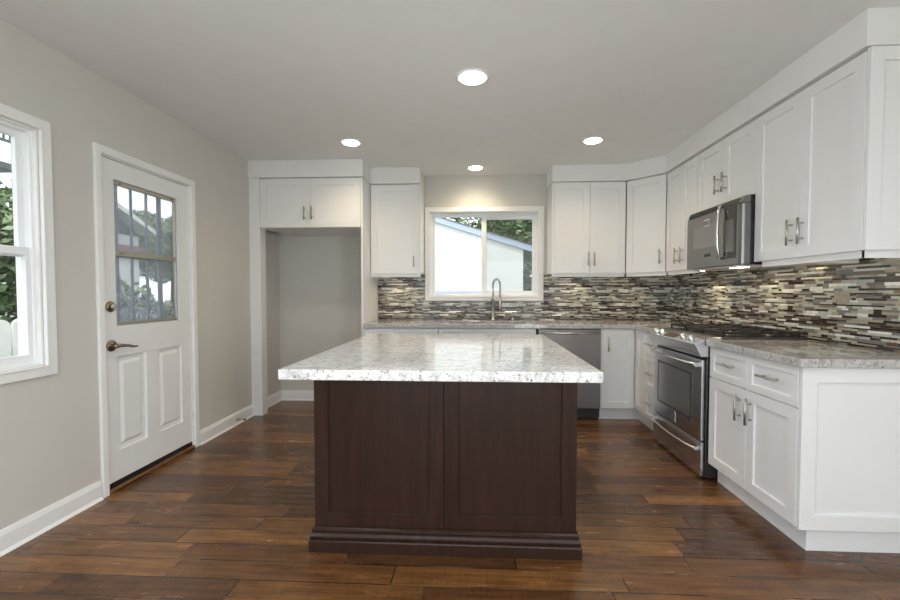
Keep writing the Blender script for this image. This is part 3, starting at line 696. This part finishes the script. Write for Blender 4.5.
for (bx,by_,r) in ((1.70,2.88,.045),(1.95,2.88,.032),(1.825,3.118,.052),(1.70,3.36,.038),(1.95,3.36,.040)):
    bb=MB().lathe([(r*1.25,0),(r*1.2,.006),(r,.008),(r,.014)],(bx,by_,.9226)).build('burner','steel_dw',t)
    MB().lathe([(r*.85,0),(r*.9,.004),(r*.8,.008)],(bx,by_,.9367),seg=20).build('burner_cap','cast_iron',bb)
for g0,g1 in ((2.760,2.995),(3.000,3.236),(3.241,3.478)):
    b=MB(); z0,z1=.942,.956; x0,x1=1.575,2.055; r=.0055
    for yy in (g0+r,g1-r): b.box(x0,x1,yy-r,yy+r,z0,z1)
    for xx in (x0+r,x1-r,(x0+x1)/2): b.box(xx-r,xx+r,g0,g1,z0,z1)
    ym=(g0+g1)/2
    for xc in ((x0*3+x1)/4,(x0+3*x1)/4):
        b.box(xc-r,xc+r,g0,ym-.025,z0,z1); b.box(xc-r,xc+r,ym+.025,g1,z0,z1)
    b.box(x0,x0+.08,ym-r,ym+r,z0,z1); b.box(x1-.08,x1,ym-r,ym+r,z0,z1); b.box(1.815-.07,1.815+.07,ym-r,ym+r,z0,z1)
    for xx in (x0+r,x1-r):
        for yy in (g0+r,g1-r): b.box(xx-r,xx+r,yy-r,yy+r,.9226,z0)
    b.build('grate','cast_iron',t,.0015,1)

# ---------------------------------------------------------------- island
t=thing('kitchen_island','dark espresso wood kitchen island with panelled front and moulded base','island',(-.147,2.43,0))
X0,X1,Y0,Y1=-.753,.459,1.905,2.965
F=plane((0,Y0,0),(1,0,0))
MB().box(X0+.002,X1-.002,Y0+.021,Y1-.02,.0,CT0-.001).build('body','espresso_wood',t)
fp=shaker(F,X0,.112,.608,CT0-.114,.066,.020,.009).build('front_panel','espresso_wood',t,.001)
MB(F).grid([X0+.066,X0+.073,X0+.540,X0+.543],[.178,.183,CT0-.07,CT0-.066],{(1,1)},-.0105,-.0045).build('panel_bead','espresso_wood',fp,.001)
fp=shaker(F,X0+.608,.112,.604,CT0-.114,.066,.020,.009).build('front_panel','espresso_wood',t,.001)
MB(F).grid([X0+.674,X0+.677,X1-.073,X1-.068],[.178,.183,CT0-.07,CT0-.066],{(1,1)},-.0105,-.0045).build('panel_bead','espresso_wood',fp,.001)
F=plane((X0,Y1,0),(0,-1,0)); shaker(F,0,.112,Y1-Y0-.022,CT0-.114,.066,.02,.009)
def basemould():
    prof=[(0,0),(.022,0),(.022,.050),(.020,.056),(.014,.058),(.018,.066),(.0185,.074),(.013,.086),(.007,.090),(.011,.096),(.010,.104),(.003,.110),(0,.112)]
    b=MB()
    cs=[(X0,Y0),(X1,Y0),(X1,Y1),(X0,Y1)]; sg=[(-1,-1),(1,-1),(1,1),(-1,1)]
    vs=[]
    for (cx,cy),(sx,sy) in zip(cs,sg):
        for p,z in prof: vs.append((cx+sx*p,cy+sy*p,z))
    k=len(prof); fs=[]
    for c in range(4):
        for i in range(k-1): fs.append((c*k+i,((c+1)%4)*k+i,((c+1)%4)*k+i+1,c*k+i+1))
    b.add(vs,fs); return b.build('base_moulding','espresso_wood',t)
basemould()
FY=plane((0,Y1,0),(-1,0,0))
for k in range(3): 
    w_=(X1-X0)/3
    dd=shaker(FY,-X1+k*w_,.114,w_,CT0-.118,.06).build('door','espresso_wood',t,.001)
    pull(FY,-X1+k*w_+w_-.04,.62,.135,True,dd)
b=MB().box(-.765,.476,1.582,2.992,CT0,CT1+.001)
tag(b.build('island_countertop','granite_pale',None,.004,3),'pale white granite slab with dark flecks on the dark island, overhanging its front','countertop')

# ---------------------------------------------------------------- recessed ceiling lights
for (x,y,r,lb) in ((-.021,2.513,.078,'large round recessed ceiling light nearest the camera, above the island'),(-1.051,3.532,.070,'round recessed ceiling light in front of the refrigerator alcove'),
                 (.970,3.585,.070,'round recessed ceiling light before the cabinet right of the sink window'),(-.005,4.30,.070,'round recessed ceiling light close above the sink window')):
    t=thing('recessed_light',lb,'ceiling light',(x,y,ZC),'recessed ceiling lights')
    MB().lathe([(r+.022,0),(r+.020,-.006),(r+.002,-.008),(r,-.0005)],(x,y,ZC-.0003),seg=40).build('trim_ring','plate_white',t)
    MB().lathe([(r-.004,0),(r-.006,-.003)],(x,y,ZC-.0086),seg=40).build('lens','lamp_glow',t)
    light('recessed_lamp','SPOT',(x,y,ZC-.03),11 if y>4 else (12 if y>3 else 17),(1,.80,.54) if y>4 else ((1,.80,.54) if y>3 else (1,.95,.88)),spot_size=math.radians(150),spot_blend=.8,shadow_soft_size=.06)
for x in (-1.1,.9):  # extra unseen ceiling lights, added for more light from above
    for y in (.75,-.9):
        t=thing('recessed_light','round recessed ceiling light added as fill out of frame, on the %s and %s the camera'%('left' if x<0 else 'right','just ahead of' if y>0 else 'behind'),'ceiling light',(x,y,ZC),'recessed ceiling lights')
        r=.07
        MB().lathe([(r+.022,0),(r+.020,-.006),(r+.002,-.008),(r,-.0005)],(x,y,ZC-.0003),seg=40).build('trim_ring','plate_white',t)
        MB().lathe([(r-.004,0),(r-.006,-.003)],(x,y,ZC-.0086),seg=40).build('lens','lamp_glow',t)
        light('recessed_lamp','SPOT',(x,y,ZC-.03),13,(.93,.97,1),spot_size=math.radians(160),spot_blend=.8,shadow_soft_size=.07)
# puck lights under the wall cabinets
for (x,y,pw,lb) in ((-.83,4.44,1.6,'under-cabinet puck light left of the sink window'),(1.05,4.44,1.6,'under-cabinet puck light right of the sink window'),
                 (1.62,4.36,1.6,'under-cabinet puck light below the diagonal corner cabinet'),(1.94,3.72,2.6,'under-cabinet puck light left of the microwave'),
                 (1.96,2.62,.35,'under-cabinet puck light just right of the microwave'),(1.96,2.20,.35,'under-cabinet puck light below the nearest wall cabinet')):
    t=thing('puck_light',lb,'cabinet light',(x,y,ZU),'under-cabinet puck lights')
    MB().lathe([(.034,0),(.034,-.010),(.028,-.012)],(x,y,ZU-.0005),seg=24).build('housing','plate_white',t)
    MB().lathe([(.024,0),(.024,-.002)],(x,y,ZU-.0126),seg=24).build('lens','puck_glow',t)
    light('puck_lamp','SPOT',(x,y,ZU-.02),pw,(1,.80,.52),spot_size=math.radians(140),spot_blend=.7,shadow_soft_size=.015)

# ---------------------------------------------------------------- outside
struct(MB().box(-40,40,-30,60,-.5,-.25).build('yard_ground','grass'))
# neighbour's stucco house seen through the sink window
t=thing('neighbour_house','white stucco house with sloping blue-grey eave outside the sink window','house',(-2,10,-.25))
sl=-.3126
def zt(x): return 1.958+sl*(x-1.086)
MB().prism([(-4.5,-.25),(.89,-.25),(.89,zt(.89)+.03),(-4.5,zt(-4.5)+.03)],8.0,12,'y').build('wall','stucco',t)
MB().prism([(-4.8,zt(-4.8)),(1.55,zt(1.55)),(1.55,zt(1.55)+.11),(-4.8,zt(-4.8)+.11)],7.965,12.3,'y').build('fascia','fascia',t)
MB().prism([(-4.8,zt(-4.8)+.11),(1.57,zt(1.57)+.11),(1.57,zt(1.57)+.13),(-4.8,zt(-4.8)+.13)],7.955,12.3,'y').build('roof','roof_shingle',t)
MB().box(-4.5,.44,7.93,7.999,-.25,1.20).build('plinth','stucco',t); MB().box(-4.5,.45,7.90,7.999,1.19,1.235).build('ledge','fascia',t)
t=tag(MB().box(.98,4.2,9.4,9.46,-.25,1.55).build('garden_fence','shade_grey',None,.01),'dark grey fence panel right of the white stucco house','fence')

def leaves(name, c, rad, n, size, mat, seed, parent=None, flat=False):
    rnd=random.Random(seed); b=MB(); c=Vector(c)
    lobes=[(Vector((rnd.uniform(-.55,.55)*rad[0],rnd.uniform(-.55,.55)*rad[1],rnd.uniform(-.5,.6)*rad[2])),rnd.uniform(.35,.6)) for _ in range(9)]
    for _ in range(n):
        lc,ls=rnd.choice(lobes); d_=Vector((rnd.gauss(0,1),rnd.gauss(0,1),rnd.gauss(0,1))).normalized()*(rnd.random()**.35)
        p=c+lc+Vector((d_.x*rad[0]*ls,d_.y*rad[1]*ls,d_.z*rad[2]*ls))
        a=Vector((rnd.gauss(0,1),rnd.gauss(0,1),rnd.gauss(0,.6))).normalized(); q=a.cross(Vector((rnd.gauss(0,1),rnd.gauss(0,1),rnd.gauss(0,1)))).normalized()
        s=size*rnd.uniform(.6,1.3)
        b.add([p-a*s,p+q*s*.45,p+a*s,p-q*s*.45],[(0,1,2,3)])
    return b.build(name,mat,parent)
def tree(name,label,base,h,rad,n,size,mat,seed,cat='tree',group=None):
    t=thing(name,label,cat,base,group); bx,by_,bz=base
    leaves('crown',(bx,by_,bz+h),rad,n,size,mat,seed,t)
    MB().tube([(bx,by_,bz),(bx+.05,by_,bz+h*.5),(bx,by_,bz+h+rad[2]*.3)],.1,8,True,[.16,.12,.05]).build('trunk','bark',t)
    return t
tree('leafy_tree','leafy green tree showing above the stucco roof in left pane of sink window',(-2.6,15.5,-.25),4.2,(2.6,1.8,2.2),6000,.13,'leaf_dark',1,'tree','trees behind the stucco house')
tree('leafy_tree','leafy green tree above the stucco roof in right pane of sink window',(1.6,13.8,-.25),3.3,(2.4,1.6,2.4),8000,.11,'leaf_mid',2,'tree','trees behind the stucco house')
tree('leafy_tree','dark green tree furthest right in the sink window',(5.6,17,-.25),3.2,(2.6,1.8,2.8),5000,.13,'leaf_dark',3,'tree','trees behind the stucco house')
tag(leaves('shrub',(1.5,9.0,1.35),(.55,.3,.45),900,.06,'leaf_mid',4),'small green shrub at the right end of the stucco house','shrub')
# left side yard
random.seed(3)
fp=thing('picket_fence','white round-topped picket fence outside the left window','fence',(-3.8,1.6,-.25))
for k in range(24):
    y_=-.2+k*.165
    pr=[(y_,-.2),(y_+.150,-.2),(y_+.150,.93)]+[(y_+.075+.075*math.cos(a),.93+.06*math.sin(a)) for a in [math.pi*j/8 for j in range(1,8)]]+[(y_,.93)]
    MB().prism(pr,-3.82,-3.80,'x').build('picket','fence_white',fp)
b=MB(); b.box(-3.86,-3.822,-.2,3.76,.2,.28); b.box(-3.86,-3.822,-.2,3.76,.7,.78); b.build('rail','fence_white',fp)
for (x,y,z,r,n,s,mt,sd,lb) in ((-5.1,4.1,1.20,(.8,1.2,1.30),11000,.055,'leaf_light',5,'big green bush behind the picket fence outside the left window'),
      (-5.6,1.2,.8,(.8,1.0,1.3),3500,.08,'leaf_dark',6,'dark bush behind the picket fence, mostly hidden by the window edge')):
    tag(leaves('bush',(x,y,z),r,n,s,mt,sd),lb,'bush','bushes behind the picket fence')
t=thing('timber_balcony','white balcony with slatted railing high outside the left window','balcony',(-9,7.0,-.25))
MB().box(-9.6,-9,3.5,7.98,3.58,3.70).build('deck','shade_grey',t)
MB().box(-9.05,-9,3.5,7.9,4.10,4.15).build('railing','shade_grey',t); MB().box(-9.05,-9,3.5,7.9,4.42,4.48).build('railing','shade_grey',t)
for k in range(12): MB().box(-9.04,-9.01,7.88-k*.33,7.92-k*.33,3.70,4.10).build('baluster','shade_grey',t)
for k in range(30): MB().box(-9.04,-9.01,7.80-k*.11,7.825-k*.11,4.15,4.42).build('baluster','shade_grey',t)
MB().box(-9.9,-9.7,3.5,7.95,-.25,6).build('wall','stucco',t)
MB().box(-9.12,-9.0,7.9,8.0,-.25,4.9).build('post','shade_grey',t)
# beyond the entrance door
t=thing('gabled_house','distant white gabled house seen through the entrance door glass','house',(-11,9.2,-.25))
MB().box(-13,-9,8.3,10.85,-.25,2.70).build('wall','stucco',t)
MB().box(-8.99,-8.94,8.3,11.0,2.10,2.42).build('brick_band','brick_red',t)
for s_ in (-1,1): MB().prism([(9.55,3.42),(9.55+s_*1.55,2.76),(9.55+s_*1.55,2.88),(9.55,3.54)],-13,-8.7,'x').build('roof_slope','fence_white',t)
MB().prism([(8.3,2.7),(10.85,2.7),(9.55,3.38)],-9.0,-8.95,'x').build('gable','shade_grey',t)
for (x,y,h,r,n,s,mt,sd,lb) in ((-8.6,12.9,3.0,(1.4,1.2,1.5),6500,.10,'leaf_light',7,'pale green tree right of the gabled house'),
      (-17,19.3,4.6,(2.2,1.8,1.5),4500,.15,'leaf_mid',8,'green tree behind the left of the gabled house'),(-19,25.5,4.4,(4,2.6,2.6),6000,.2,'leaf_light',9,'tall hazy tree far right behind the gabled house')):
    tree('garden_tree',lb+', seen through the door glass',(x,y,-.25),h,r,n,s,mt,sd,'tree','trees beyond the entrance door')
for (x,y,z,r,n,s,mt,sd,lb) in ((-6.2,7.0,.55,(.9,.9,.9),4500,.08,'leaf_light',10,'pale flowering hedge low outside the door glass, left half'),(-6.0,8.9,.5,(1.0,.9,1.0),4500,.08,'leaf_mid',12,'green hedge low outside the door glass, right half')):
    tag(leaves('hedge_bush',(x,y,z),r,n,s,mt,sd),lb,'hedge','hedges beyond the entrance door')
